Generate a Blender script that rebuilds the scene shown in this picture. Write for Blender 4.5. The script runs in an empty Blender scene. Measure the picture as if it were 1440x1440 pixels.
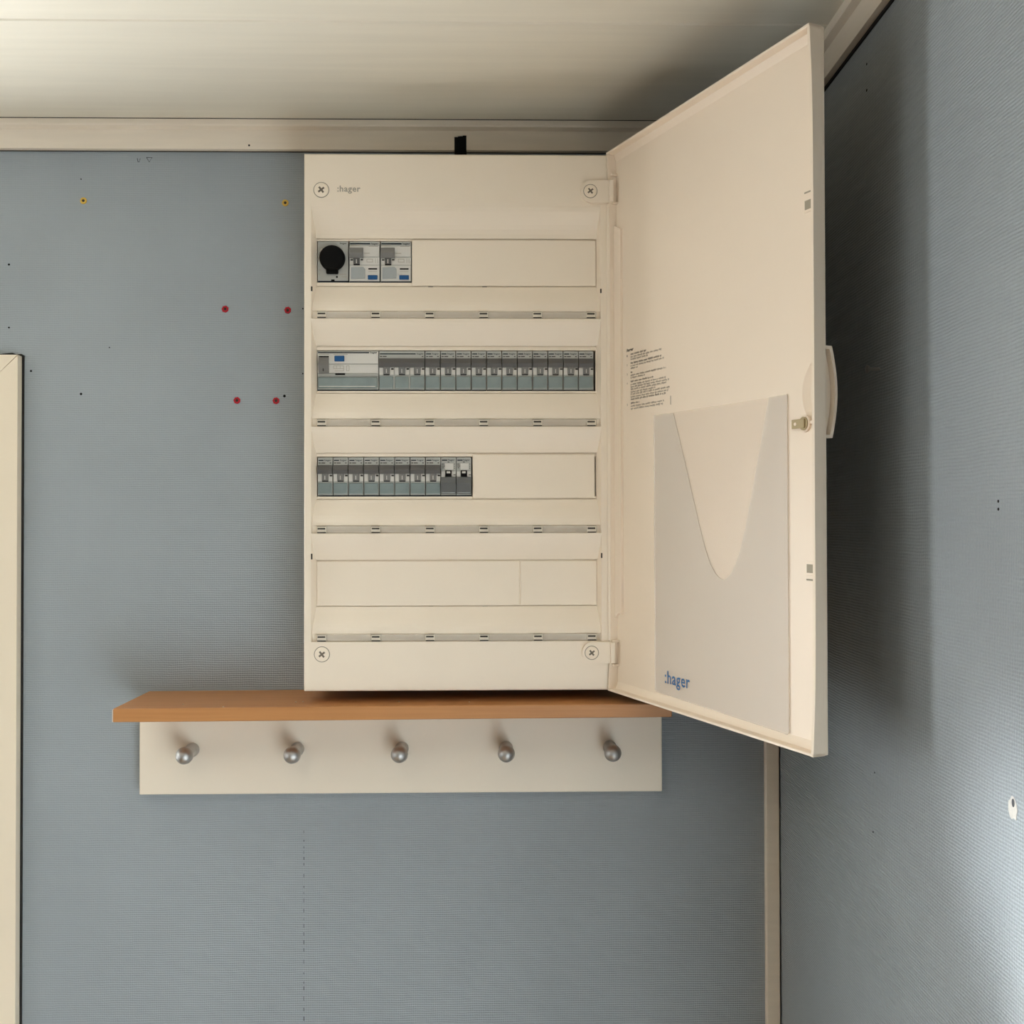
import bpy, bmesh, math, random
from mathutils import Matrix, Vector
random.seed(7)
scene = bpy.context.scene
COL = scene.collection

# ------------------------------------------------------------------ camera
cam_data = bpy.data.cameras.new('camera')
cam_data.sensor_width = 36.0
cam_data.sensor_fit = 'HORIZONTAL'
cam_data.lens = 36.0 * 1430.0 / 1440.0
cam_data.clip_start = 0.02
cam = bpy.data.objects.new('camera', cam_data)
COL.objects.link(cam)
EYE = Vector((0.0, -1.282, 1.75))
rot = (Matrix.Rotation(-0.0175, 4, 'Z') @ Matrix.Rotation(math.pi / 2 + 0.012, 4, 'X') @ Matrix.Rotation(-0.002, 4, 'Z'))
cam.matrix_world = Matrix.Translation(EYE) @ rot
scene.camera = cam

# ------------------------------------------------------------------ world, light, exposure
world = bpy.data.worlds.new('world')
scene.world = world
world.use_nodes = True
wbg = world.node_tree.nodes['Background']
wbg.inputs[0].default_value = (0.80, 0.90, 1.0, 1)
wbg.inputs[1].default_value = 0.01

def area_light(name, loc, target, sx, sy, power, color, spread=180):
    d = bpy.data.lights.new(name, 'AREA')
    d.shape = 'RECTANGLE'
    d.size, d.size_y = sx, sy
    d.energy = power
    d.color = color
    d.spread = math.radians(spread)
    o = bpy.data.objects.new(name, d)
    COL.objects.link(o)
    o.location = loc
    o.rotation_euler = (Vector(target) - Vector(loc)).to_track_quat('-Z', 'Y').to_euler()
    return o

# daylight through the glazed door in the back wall (left of the frame)
area_light('daylight_back_door', (-1.0, 0.045, 1.45), (-1.0, -1.0, 1.45), 0.66, 0.80, 26, (0.98, 1.0, 1.0))
# skylight through the near half of the wide window in the left wall
area_light('daylight_left_window', (-2.30, -1.05, 1.45), (0.0, -1.05, 1.45), 0.9, 1.25, 7.5, (0.98, 1.0, 1.0))
# ceiling lamp, left of the camera
area_light('ceiling_lamp_light', (-0.50, -1.25, 2.22), (-0.50, -1.25, 0.0), 0.20, 0.20, 1.8, (1.0, 0.95, 0.86))
# low hazy sun through the left window: it falls on the right wall just beyond the frame and bounces back
sun_d = bpy.data.lights.new('sun', 'SUN')
sun_d.energy = 70.0
sun_d.angle = math.radians(10)
sun_d.color = (1.0, 0.97, 0.92)
sun = bpy.data.objects.new('sun', sun_d)
COL.objects.link(sun)
# added spot lamp beside the back door, brightening a soft patch of the right wall
gl = bpy.data.lights.new('wall_patch_spot', 'SPOT')
gl.energy = 80.0
gl.spot_size = math.radians(11)
gl.spot_blend = 1.0
gl.shadow_soft_size = 0.05
gl.color = (0.93, 0.98, 1.0)
glo = bpy.data.objects.new('wall_patch_spot', gl)
COL.objects.link(glo)
glo.location = (-1.0, -0.03, 1.60)
glo.rotation_euler = (Vector((0.3585, -0.63, 1.505)) - Vector(glo.location)).to_track_quat('-Z', 'Y').to_euler()
sun.rotation_euler = Vector((1.0, -0.060, -0.205)).to_track_quat('-Z', 'Y').to_euler()

scene.view_settings.view_transform = 'Standard'
scene.view_settings.look = 'None'
scene.view_settings.gamma = 1.0
scene.view_settings.use_curve_mapping = False
scene.view_settings.exposure = 0.0
scene.cycles.use_denoising = True
scene.cycles.max_bounces = 8
scene.cycles.transparent_max_bounces = 12
scene.cycles.caustics_reflective = False
scene.cycles.caustics_refractive = False

# ------------------------------------------------------------------ materials
def mat_plain(name, col, rough=0.5, metal=0.0, spec=0.5, vary=0.0, vscale=40.0, bump=0.0, bscale=300.0, stretch=(1, 1, 1)):
    m = bpy.data.materials.new(name)
    m.use_nodes = True
    nt = m.node_tree
    b = nt.nodes['Principled BSDF']
    b.inputs['Base Color'].default_value = (*col, 1)
    b.inputs['Roughness'].default_value = rough
    b.inputs['Metallic'].default_value = metal
    b.inputs['Specular IOR Level'].default_value = spec
    if vary or bump:
        tc = nt.nodes.new('ShaderNodeTexCoord')
        mp = nt.nodes.new('ShaderNodeMapping')
        mp.inputs['Scale'].default_value = stretch
        nt.links.new(tc.outputs['Object'], mp.inputs[0])
    if vary:
        n = nt.nodes.new('ShaderNodeTexNoise')
        n.inputs['Scale'].default_value = vscale
        n.inputs['Detail'].default_value = 4
        nt.links.new(mp.outputs[0], n.inputs['Vector'])
        r = nt.nodes.new('ShaderNodeValToRGB')
        r.color_ramp.elements[0].position = 0.3
        r.color_ramp.elements[1].position = 0.7
        r.color_ramp.elements[0].color = (*[c * (1 - vary) for c in col], 1)
        r.color_ramp.elements[1].color = (*[min(1, c * (1 + vary)) for c in col], 1)
        nt.links.new(n.outputs['Fac'], r.inputs[0])
        nt.links.new(r.outputs[0], b.inputs['Base Color'])
    if bump:
        n2 = nt.nodes.new('ShaderNodeTexNoise')
        n2.inputs['Scale'].default_value = bscale
        n2.inputs['Detail'].default_value = 3
        nt.links.new(mp.outputs[0], n2.inputs['Vector'])
        bp = nt.nodes.new('ShaderNodeBump')
        bp.inputs['Strength'].default_value = bump
        bp.inputs['Distance'].default_value = 0.001
        nt.links.new(n2.outputs['Fac'], bp.inputs['Height'])
        nt.links.new(bp.outputs[0], b.inputs['Normal'])
    return m

def mat_wallpaper(name, col, along, strength, rough, smooth_left):
    """painted ribbed wallpaper: fine horizontal ribs crossed by weaker vertical threads"""
    m = bpy.data.materials.new(name)
    m.use_nodes = True
    nt = m.node_tree
    N, L = nt.nodes, nt.links
    b = N['Principled BSDF']
    b.inputs['Roughness'].default_value = rough
    tc = N.new('ShaderNodeTexCoord')
    sep = N.new('ShaderNodeSeparateXYZ')
    L.new(tc.outputs['Object'], sep.inputs[0])
    def math_(op, a, bb=None):
        n = N.new('ShaderNodeMath')
        n.operation = op
        for i, v in enumerate((a, bb)):
            if v is None: continue
            if isinstance(v, (int, float)): n.inputs[i].default_value = v
            else: L.new(v, n.inputs[i])
        return n.outputs[0]
    def noise(scale, detail=2, stretch=None):
        n = N.new('ShaderNodeTexNoise')
        n.inputs['Scale'].default_value = scale
        n.inputs['Detail'].default_value = detail
        if stretch:
            mp = N.new('ShaderNodeMapping')
            mp.inputs['Scale'].default_value = stretch
            L.new(tc.outputs['Object'], mp.inputs[0])
            L.new(mp.outputs[0], n.inputs['Vector'])
        else:
            L.new(tc.outputs['Object'], n.inputs['Vector'])
        return n.outputs['Fac']
    wob = noise(28, 2)
    st = (6, 1, 60) if along == 'X' else (1, 6, 60)
    z = math_('ADD', math_('MULTIPLY', sep.outputs['Z'], 2 * math.pi / 0.0028), math_('MULTIPLY', wob, 7.0))
    ribs = math_('SINE', z)
    t = math_('ADD', math_('MULTIPLY', sep.outputs[along], 2 * math.pi / 0.0023), math_('MULTIPLY', wob, 5.0))
    threads = math_('MULTIPLY', math_('SINE', t), 0.40)
    broken = noise(11, 3, st)
    h = math_('MULTIPLY', math_('ADD', ribs, threads), math_('ADD', broken, 0.25))
    if smooth_left:   # thicker paint fills the relief towards the door
        mr = N.new('ShaderNodeMapRange')
        mr.inputs['From Min'].default_value = -0.50
        mr.inputs['From Max'].default_value = -0.22
        mr.inputs['To Min'].default_value = 0.40
        mr.inputs['To Max'].default_value = 1.0
        L.new(math_('SUBTRACT', sep.outputs[along], math_('MULTIPLY', math_('SUBTRACT', sep.outputs['Z'], 1.45), 0.20)), mr.inputs['Value'])
        h = math_('MULTIPLY', h, mr.outputs[0])
    speck = noise(420, 1)
    h = math_('ADD', h, math_('MULTIPLY', speck, 0.8 if along == 'X' else 1.9))
    bp = N.new('ShaderNodeBump')
    bp.inputs['Strength'].default_value = strength
    bp.inputs['Distance'].default_value = 0.00038
    L.new(h, bp.inputs['Height'])
    L.new(bp.outputs[0], b.inputs['Normal'])
    r = N.new('ShaderNodeValToRGB')
    r.color_ramp.elements[0].position = 0.32
    r.color_ramp.elements[1].position = 0.70
    r.color_ramp.elements[0].color = (*[c * 0.95 for c in col], 1)
    r.color_ramp.elements[1].color = (*[c * 1.05 for c in col], 1)
    L.new(noise(5, 5), r.inputs[0])
    L.new(r.outputs[0], b.inputs['Base Color'])
    return m

def mat_wood(name, light, dark):
    m = bpy.data.materials.new(name)
    m.use_nodes = True
    nt = m.node_tree
    b = nt.nodes['Principled BSDF']
    b.inputs['Roughness'].default_value = 0.42
    tc = nt.nodes.new('ShaderNodeTexCoord')
    mp = nt.nodes.new('ShaderNodeMapping')
    mp.inputs['Scale'].default_value = (2.5, 45, 90)
    nt.links.new(tc.outputs['Object'], mp.inputs[0])
    n = nt.nodes.new('ShaderNodeTexNoise')
    n.inputs['Scale'].default_value = 3
    n.inputs['Detail'].default_value = 6
    nt.links.new(mp.outputs[0], n.inputs['Vector'])
    r = nt.nodes.new('ShaderNodeValToRGB')
    r.color_ramp.elements[0].position = 0.3
    r.color_ramp.elements[1].position = 0.72
    r.color_ramp.elements[0].color = (*dark, 1)
    r.color_ramp.elements[1].color = (*light, 1)
    nt.links.new(n.outputs['Fac'], r.inputs[0])
    nt.links.new(r.outputs[0], b.inputs['Base Color'])
    return m

def mat_clear(name, col, opacity, rough=0.15):
    """thin see-through plastic film"""
    m = bpy.data.materials.new(name)
    m.use_nodes = True
    nt = m.node_tree
    b = nt.nodes['Principled BSDF']
    b.inputs['Base Color'].default_value = (*col, 1)
    b.inputs['Roughness'].default_value = rough
    tr = nt.nodes.new('ShaderNodeBsdfTransparent')
    mx = nt.nodes.new('ShaderNodeMixShader')
    mx.inputs[0].default_value = opacity
    nt.links.new(tr.outputs[0], mx.inputs[1])
    nt.links.new(b.outputs[0], mx.inputs[2])
    nt.links.new(mx.outputs[0], nt.nodes['Material Output'].inputs['Surface'])
    return m

WALL = (0.312, 0.350, 0.378)
M = dict(
    wall_back=mat_wallpaper('blue_grey_wallpaper', WALL, 'X', 0.80, 0.55, True),
    wall_right=mat_wallpaper('blue_grey_wallpaper_right', WALL, 'Y', 0.75, 0.45, False),
    ceiling=mat_plain('ceiling_paint', (0.790, 0.740, 0.625), 0.45, vary=0.03, vscale=3, bump=0.15, bscale=60, stretch=(1.5, 30, 1)),
    trim=mat_plain('trim_paint', (0.805, 0.710, 0.590), 0.4, vary=0.03, vscale=6, bump=0.15, bscale=50, stretch=(2, 2, 20)),
    casing=mat_plain('casing_paint', (0.830, 0.725, 0.575), 0.4, vary=0.02, vscale=6),
    plastic=mat_plain('cream_plastic', (0.895, 0.785, 0.650), 0.38, vary=0.015, vscale=12),
    door_plastic=mat_plain('door_plastic', (0.900, 0.775, 0.640), 0.36, vary=0.015, vscale=9),
    rail=mat_plain('rail_paint', (0.830, 0.745, 0.620), 0.4, vary=0.015, vscale=8),
    wood=mat_wood('beech_laminate', (0.54, 0.255, 0.095), (0.46, 0.205, 0.072)),
    pale_edge=mat_plain('pale_edge', (0.72, 0.64, 0.54), 0.5),
    nickel=mat_plain('satin_nickel', (0.50, 0.495, 0.485), 0.46, metal=1.0, vary=0.05, vscale=200),
    steel=mat_plain('steel', (0.5, 0.5, 0.48), 0.35, metal=1.0),
    black=mat_plain('black', (0.004, 0.004, 0.004), 0.7, spec=0.12),
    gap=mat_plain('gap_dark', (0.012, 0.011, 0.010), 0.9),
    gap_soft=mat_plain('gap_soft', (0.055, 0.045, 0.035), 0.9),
    dark_slot=mat_plain('dark_slot', (0.035, 0.028, 0.022), 0.8),
    screw_cross=mat_plain('screw_cross', (0.16, 0.13, 0.10), 0.6),
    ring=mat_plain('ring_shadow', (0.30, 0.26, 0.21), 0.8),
    grey_print=mat_plain('grey_print', (0.40, 0.36, 0.30), 0.6),
    ink=mat_plain('ink', (0.018, 0.014, 0.010), 0.7, spec=0.2),
    ink_soft=mat_plain('ink_soft', (0.040, 0.032, 0.024), 0.7, spec=0.2),
    blue_ink=mat_plain('blue_ink', (0.018, 0.125, 0.32), 0.5),
    body=mat_plain('device_body', (0.42, 0.42, 0.395), 0.4, vary=0.03, vscale=60),
    body_light=mat_plain('device_light', (0.66, 0.64, 0.60), 0.45),
    toggle=mat_plain('toggle_grey', (0.110, 0.106, 0.102), 0.45, spec=0.35),
    toggle_mid=mat_plain('toggle_mid', (0.200, 0.194, 0.186), 0.45, spec=0.35),
    window=mat_plain('label_window', (0.235, 0.285, 0.285), 0.16, spec=0.7, vary=0.08, vscale=90),
    window_grey=mat_plain('label_window_grey', (0.36, 0.385, 0.39), 0.3),
    lever=mat_plain('lever_grey', (0.12, 0.125, 0.125), 0.3),
    blue_button=mat_plain('blue_button', (0.012, 0.090, 0.25), 0.45, spec=0.3),
    navy=mat_plain('navy_print', (0.010, 0.018, 0.026), 0.6, spec=0.2),
    clip=mat_plain('clip_plastic', (0.70, 0.63, 0.53), 0.4),
    strip_clear=mat_clear('strip_clear', (0.80, 0.73, 0.64), 0.42, 0.2),
    pocket=mat_clear('pocket_film', (0.93, 0.85, 0.77), 0.34, 0.4),
    pocket_back=mat_clear('pocket_back_film', (0.93, 0.85, 0.76), 0.20, 0.4),
    brass=mat_plain('tan_plastic', (0.40, 0.315, 0.165), 0.45),
    slot_shade=mat_plain('slot_shade', (0.36, 0.32, 0.24), 0.6),
    yellow=mat_plain('yellow_plug', (0.66, 0.42, 0.06), 0.5),
    red=mat_plain('red_plug', (0.40, 0.018, 0.030), 0.5, spec=0.2),
    pencil=mat_plain('pencil', (0.05, 0.055, 0.06), 0.7),
    plaster=mat_plain('plaster', (0.62, 0.60, 0.56), 0.8, vary=0.08, vscale=300),
    floor=mat_wood('floor_wood', (0.40, 0.26, 0.14), (0.30, 0.18, 0.09)),
    glass=mat_clear('glass', (0.8, 0.85, 0.85), 0.12, 0.02),
)

# ------------------------------------------------------------------ mesh builder
class MB:
    def __init__(s, fn=None):
        s.v, s.f, s.m, s.fn = [], [], [], fn
    def add(s, vs, fs, m=0):
        o = len(s.v)
        s.v += [tuple(p) for p in vs]
        s.f += [tuple(i + o for i in f) for f in fs]
        s.m += [m] * len(fs)
        return s
    def box(s, x0, x1, y0, y1, z0, z1, m=0, bev=0.0, seg=1):
        bm = bmesh.new()
        bmesh.ops.create_cube(bm, size=1.0)
        for v in bm.verts:
            v.co = Vector(((x0 + x1) / 2 + v.co.x * (x1 - x0), (y0 + y1) / 2 + v.co.y * (y1 - y0), (z0 + z1) / 2 + v.co.z * (z1 - z0)))
        if bev > 0:
            bmesh.ops.bevel(bm, geom=bm.edges[:], offset=bev, segments=seg, affect='EDGES', profile=0.5)
        bm.verts.index_update()
        s.add([v.co[:] for v in bm.verts], [[v.index for v in f.verts] for f in bm.faces], m)
        bm.free()
        return s
    def prism(s, poly, a0, a1, place, m=0):
        """extrude a 2-D polygon from a0 to a1; place(p, q, a) gives the 3-D point"""
        n = len(poly)
        vs = [place(p, q, a0) for p, q in poly] + [place(p, q, a1) for p, q in poly]
        fs = [list(range(n))[::-1], list(range(n, 2 * n))] + [[i, (i + 1) % n, n + (i + 1) % n, n + i] for i in range(n)]
        return s.add(vs, fs, m)
    def lathe(s, prof, place, n=20, m=0):
        """prof: (radius, height); place(a, b, h)"""
        k = len(prof)
        vs, fs = [], []
        for i in range(n):
            a = 2 * math.pi * i / n
            for r, h in prof:
                vs.append(place(r * math.cos(a), r * math.sin(a), h))
        for i in range(n):
            j = (i + 1) % n
            for q in range(k - 1):
                fs.append([i * k + q, j * k + q, j * k + q + 1, i * k + q + 1])
        fs.append([i * k + k - 1 for i in range(n)])
        fs.append([i * k for i in range(n)][::-1])
        return s.add(vs, fs, m)
    def tube(s, pts, r, n=6, m=0):
        pts = [Vector(p) for p in pts]
        vs, fs = [], []
        for i, p in enumerate(pts):
            d = (pts[min(i + 1, len(pts) - 1)] - pts[max(i - 1, 0)]).normalized()
            up = Vector((0, 0, 1)) if abs(d.z) < 0.9 else Vector((1, 0, 0))
            a = d.cross(up).normalized(); b = d.cross(a)
            for k in range(n):
                t = 2 * math.pi * k / n
                vs.append(p + a * r * math.cos(t) + b * r * math.sin(t))
        for i in range(len(pts) - 1):
            for k in range(n):
                fs.append([i * n + k, i * n + (k + 1) % n, (i + 1) * n + (k + 1) % n, (i + 1) * n + k])
        fs.append(list(range(n))[::-1]); fs.append([(len(pts) - 1) * n + k for k in range(n)])
        return s.add(vs, fs, m)
    def mesh(s, name, mats):
        me = bpy.data.meshes.new(name)
        vs = [s.fn(*p) for p in s.v] if s.fn else s.v
        me.from_pydata(vs, [], s.f)
        for k in mats: me.materials.append(M[k])
        me.polygons.foreach_set('material_index', s.m)
        bm = bmesh.new(); bm.from_mesh(me)
        bmesh.ops.recalc_face_normals(bm, faces=bm.faces)
        bm.to_mesh(me); bm.free()
        me.update()
        return me
    def build(s, name, mats, parent=None, loc=None, smooth=None):
        if isinstance(mats, str): mats = [mats]
        me = s.mesh(name, mats)
        if smooth:
            me.polygons.foreach_set('use_smooth', [True] * len(me.polygons))
            me.set_sharp_from_angle(angle=math.radians(smooth))
        return link(name, me, parent, loc)

def link(name, me, parent=None, loc=None):
    o = bpy.data.objects.new(name, me)
    COL.objects.link(o)
    if parent: o.parent = parent
    if loc: o.location = loc
    return o

def tag(o, label=None, cat=None, group=None, kind=None):
    for k, v in (('label', label), ('category', cat), ('group', group), ('kind', kind)):
        if v: o[k] = v
    return o

def thing(name, label, cat, loc, group=None):
    o = bpy.data.objects.new(name, None)
    o.empty_display_size = 0.02
    COL.objects.link(o)
    o.location = loc
    return tag(o, label, cat, group)

_text = {}
def text_geo(s, bold=0.0):
    """outline letters of the default font, normalised to a 0..1 box"""
    key = (s, bold)
    if key not in _text:
        c = bpy.data.curves.new('text', 'FONT')
        c.body = s
        c.resolution_u = 2
        c.offset = bold
        c.space_character = 1.08
        o = bpy.data.objects.new('text', c)
        COL.objects.link(o)
        bpy.context.view_layer.update()
        me = bpy.data.meshes.new_from_object(o.evaluated_get(bpy.context.evaluated_depsgraph_get()))
        vs = [v.co.copy() for v in me.vertices]
        fs = [list(p.vertices) for p in me.polygons]
        bpy.data.objects.remove(o); bpy.data.curves.remove(c); bpy.data.meshes.remove(me)
        x0, x1 = min(v.x for v in vs), max(v.x for v in vs)
        y0, y1 = min(v.y for v in vs), max(v.y for v in vs)
        _text[key] = ([((v.x - x0) / (x1 - x0), (v.y - y0) / (y1 - y0)) for v in vs], fs)
    return _text[key]

def add_text(mb, s, place, m=0, bold=0.0):
    vs, fs = text_geo(s, bold)
    mb.add([place(a, b) for a, b in vs], fs, m)

def copy_tree(src):
    c = src.copy(); COL.objects.link(c)
    for ch in list(src.children):
        d = ch.copy(); COL.objects.link(d); d.parent = c
        for g in list(ch.children):
            e = g.copy(); COL.objects.link(e); e.parent = d
    return c

# ------------------------------------------------------------------ the room
XR, CEIL, TRB = 0.3585, 2.2545, 2.2200      # right wall, ceiling height, underside of the cornice
XL, YF = -2.40, -3.00                       # left wall, open end of the room behind the camera
wb = MB()
DX0, DX1, DZ = -1.36, -0.655, 1.900         # door opening in the back wall
wb.box(DX1, XR + 0.12, 0, 0.12, 0, 2.40)
wb.box(DX0, DX1, 0, 0.12, DZ, 2.40)
wb.box(XL - 0.1, DX0, 0, 0.12, 0, 2.40)
wall_back = tag(wb.build('wall_back', 'wall_back'), kind='structure')
wall_right = tag(MB().box(XR, XR + 0.12, YF, 0, 0, 2.40).build('wall_right', 'wall_right'), kind='structure')
wl = MB()                                   # left wall with a wide window opening
WY0, WY1, WZ0, WZ1 = -2.52, -0.58, 0.80, 2.10
wl.box(XL - 0.1, XL, YF, WY0, 0, 2.40).box(XL - 0.1, XL, WY1, 0, 0, 2.40)
wl.box(XL - 0.1, XL, WY0, WY1, 0, WZ0).box(XL - 0.1, XL, WY0, WY1, WZ1, 2.40)
tag(wl.build('wall_left', 'wall_back'), kind='structure')
tag(MB().box(XL, XR, YF, 0, -0.05, 0).build('floor', 'floor'), kind='structure')

ceiling = tag(MB().box(XL, XR, YF, 0, 2.262, 2.40).build('ceiling', 'ceiling'), kind='structure')
y = 0.0
for k in range(8):
    wdt = 0.2645 if k == 0 else 0.262
    y1 = max(YF, y - wdt)
    MB().box(XL, XR, y1 + 0.0006, y - 0.0006, CEIL, 2.262, bev=0.0016).build('ceiling_board', 'ceiling', ceiling)
    y = y1
    if y <= YF: break

# cornices
CORN = [(0, TRB), (0.009, TRB), (0.0112, TRB + 0.0235), (0.0190, TRB + 0.0255), (0.0200, TRB + 0.0275), (0.0200, CEIL), (0, CEIL)]
NX0, NX1, NZ = -0.0492, -0.0340, 2.2385     # notch cut in the back cornice for a cable
t1 = MB()
t1.prism(CORN, XL, NX0, lambda p, q, a: (a, -p, q))
t1.prism(CORN, NX1, XR - 0.009, lambda p, q, a: (a, -p, q))
for xa, xb, dz in ((NX0, NX0 + 0.0045, 0.0020), (NX0 + 0.0045, NX0 + 0.0105, 0.0008), (NX0 + 0.0105, NX1, 0.0)):   # ragged saw cut
    t1.prism([(0, NZ - dz), (0.0106, NZ - dz)] + CORN[2:], xa, xb, lambda p, q, a: (a, -p, q))
trim_1 = tag(t1.build('trim_1', 'trim'), kind='structure')
nb = MB()
nb.prism([(NX0, TRB - 0.004), (NX1, TRB - 0.004), (NX1, NZ), (NX1 - 0.004, NZ), (NX1 - 0.0085, NZ - 0.0010), (NX1 - 0.012, NZ - 0.0012), (NX0, NZ - 0.0022)],
         -0.0002, -0.0088, lambda p, q, a: (p, a, q))
nb.build('cable_notch', 'black', trim_1)
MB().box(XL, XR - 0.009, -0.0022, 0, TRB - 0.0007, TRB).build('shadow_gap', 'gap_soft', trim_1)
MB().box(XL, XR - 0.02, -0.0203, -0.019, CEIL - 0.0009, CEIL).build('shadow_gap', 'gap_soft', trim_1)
for hx, hz in ((-0.5685, 2.2425), (-0.3057, 2.2245)):
    MB().lathe([(0.0013, 0), (0.0013, 0.0003)], lambda a, b, h, hx=hx, hz=hz: (hx + a, -0.0100 - h - (hz - TRB) * 0.0, hz + b), 8).build('nail_hole', 'black', trim_1)
t2 = MB().prism(CORN, YF, -0.009, lambda p, q, a: (XR - p, a, q))
trim_2 = tag(t2.build('trim_2', 'trim'), kind='structure')
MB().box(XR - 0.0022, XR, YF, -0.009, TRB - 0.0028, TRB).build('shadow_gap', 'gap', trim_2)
trim_3 = tag(MB().box(0.3397, 0.3566, -0.010, 0, 0, TRB, bev=0.001).build('trim_3', 'trim'), kind='structure')
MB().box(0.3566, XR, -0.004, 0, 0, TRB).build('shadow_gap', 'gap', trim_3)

# glazed door in the back wall, its casing just inside the left edge of the view
door_1 = bpy.data.objects.new('door_1', None); COL.objects.link(door_1); door_1.location = (-1.0, 0, 0)
tag(door_1, kind='structure')
o_ = lambda x: x + 1.0
CX, CT = -0.5905, 1.9615
MB().prism([(CX, 0), (CX, CT - 0.0008), (-0.6500, CT - 0.0590), (-0.6500, 0)], 0, -0.013, lambda p, q, a: (o_(p), a, q)).build('casing_board', 'casing', door_1)
MB().prism([(CX - 0.0008, CT), (-1.425, CT), (-1.366, CT - 0.0585), (-0.6492, CT - 0.0585)], 0, -0.0125, lambda p, q, a: (o_(p), a, q)).build('casing_board', 'casing', door_1)
MB().prism([(-1.425, 0), (-1.425, CT), (-1.366, CT - 0.0590), (-1.366, 0)], 0, -0.013, lambda p, q, a: (o_(p), a, q)).build('casing_board', 'casing', door_1)
lf = MB()
lf.box(o_(DX0), o_(-1.30), 0.06, 0.10, 0, DZ).box(o_(-0.70), o_(DX1), 0.06, 0.10, 0, DZ)
lf.box(o_(-1.30), o_(-0.70), 0.06, 0.10, 1.88, DZ).box(o_(-1.30), o_(-0.70), 0.06, 0.10, 0, 1.02)
lf.build('door_leaf', 'casing', door_1)
MB().box(o_(-1.30), o_(-0.70), 0.075, 0.081, 1.02, 1.88).build('glass_pane', 'glass', door_1)
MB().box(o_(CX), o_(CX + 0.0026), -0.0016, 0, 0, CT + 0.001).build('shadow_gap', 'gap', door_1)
tg = [(CX + 0.004, CT), (CX - 0.001, CT + 0.003), (CX - 0.006, CT + 0.0022), (CX - 0.012, CT + 0.0042), (CX - 0.022, CT + 0.0034), (CX - 0.03, CT + 0.0024), (CX - 0.06, CT + 0.003), (CX - 0.06, CT)]
MB().prism(tg, 0, -0.0012, lambda p, q, a: (o_(p), a, q)).build('torn_paper_edge', 'gap', door_1)

window_1 = bpy.data.objects.new('window_1', None); COL.objects.link(window_1); window_1.location = (XL, -1.55, WZ0)
tag(window_1, kind='structure')
fr = MB()
for ya, yb in ((WY0, WY0 + 0.05), (WY1 - 0.05, WY1), (-1.575, -1.525)):
    fr.box(-0.08, -0.03, ya + 1.55, yb + 1.55, 0, WZ1 - WZ0)
fr.box(-0.08, -0.03, WY0 + 1.55, WY1 + 1.55, 0, 0.05).box(-0.08, -0.03, WY0 + 1.55, WY1 + 1.55, WZ1 - WZ0 - 0.05, WZ1 - WZ0)
fr.build('window_frame', 'casing', window_1)
MB().box(-0.06, -0.055, WY0 + 1.55, WY1 + 1.55, 0, WZ1 - WZ0).build('glass_pane', 'glass', window_1)

# marks on the back wall
def dot(parent, x, z, r, name='nail_hole', mt='black'):
    MB().lathe([(r, 0), (r, 0.0003)], lambda a, b, h: (x + a, -h, z + b), 8).build(name, mt, parent)
for x, z, r in ((-0.6077, 2.0768, .0014), (-0.6074, 1.9976, .0012), (-0.5798, 1.9431, .0014), (-0.5175, 1.9143, .0016), (-0.2635, 1.9117, .0018),
                (-0.5890, 1.8778, .0010), (-0.5183, 2.1846, .0008), (-0.4823, 1.9727, .0008), (-0.2405, 2.022, .0009), (-0.2405, 1.940, .0009)):
    dot(wall_back, x, z, r)
MB().tube([(-0.4482, -0.0002, 2.2112), (-0.4472, -0.0002, 2.2066), (-0.4458, -0.0002, 2.2066), (-0.4445, -0.0002, 2.2108)], 0.0004).build('pencil_mark', 'pencil', wall_back)
MB().tube([(-0.4366, -0.0002, 2.2124), (-0.4333, -0.0002, 2.2066), (-0.4296, -0.0002, 2.2122), (-0.4366, -0.0002, 2.2124)], 0.0004).build('pencil_mark', 'pencil', wall_back)
sm = MB()
zz = 1.367
while zz > 1.05:
    l = random.uniform(0.002, 0.006)
    sm.box(-0.2393, -0.2393 + random.uniform(0.0004, 0.0010), -0.0002, 0, zz - l, zz)
    zz -= l + random.uniform(0.003, 0.011)
tag(sm.build('wallpaper_seam', 'pencil', wall_back), kind='stuff')

# marks on the right wall
def rdot(y, z, r):
    MB().lathe([(r, 0), (r, 0.0003)], lambda a, b, h: (XR - h, y + a, z + b), 8).build('nail_hole', 'black', wall_right)
for yy, zz, r in ((-0.3170, 2.1911, .0012), (-0.3166, 2.1659, .0014), (-0.5652, 1.7656, .0011), (-0.5652, 1.7600, .0011), (-0.3260, 1.5150, .0008), (-0.3212, 1.4577, .0009)):
    rdot(yy, zz, r)
pp = MB()
ring = [(0.0062 * (1 + 0.22 * math.sin(3.1 * k) + 0.1 * math.sin(7 * k)) * math.cos(2 * math.pi * k / 14), 0.0078 * (1 + 0.2 * math.sin(2.3 * k)) * math.sin(2 * math.pi * k / 14)) for k in range(14)]
pp.prism(ring, 0, 0.0004, lambda p, q, a: (XR - a, -0.5827 + p, 1.5528 + q))
pp.build('plaster_patch', 'plaster', wall_right)
MB().lathe([(0.0024, 0), (0.0022, 0.0006)], lambda a, b, h: (XR - h, -0.5833 + a * 0.8, 1.5568 + b * 1.3), 12).build('plug_hole', 'pencil', wall_right)

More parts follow.
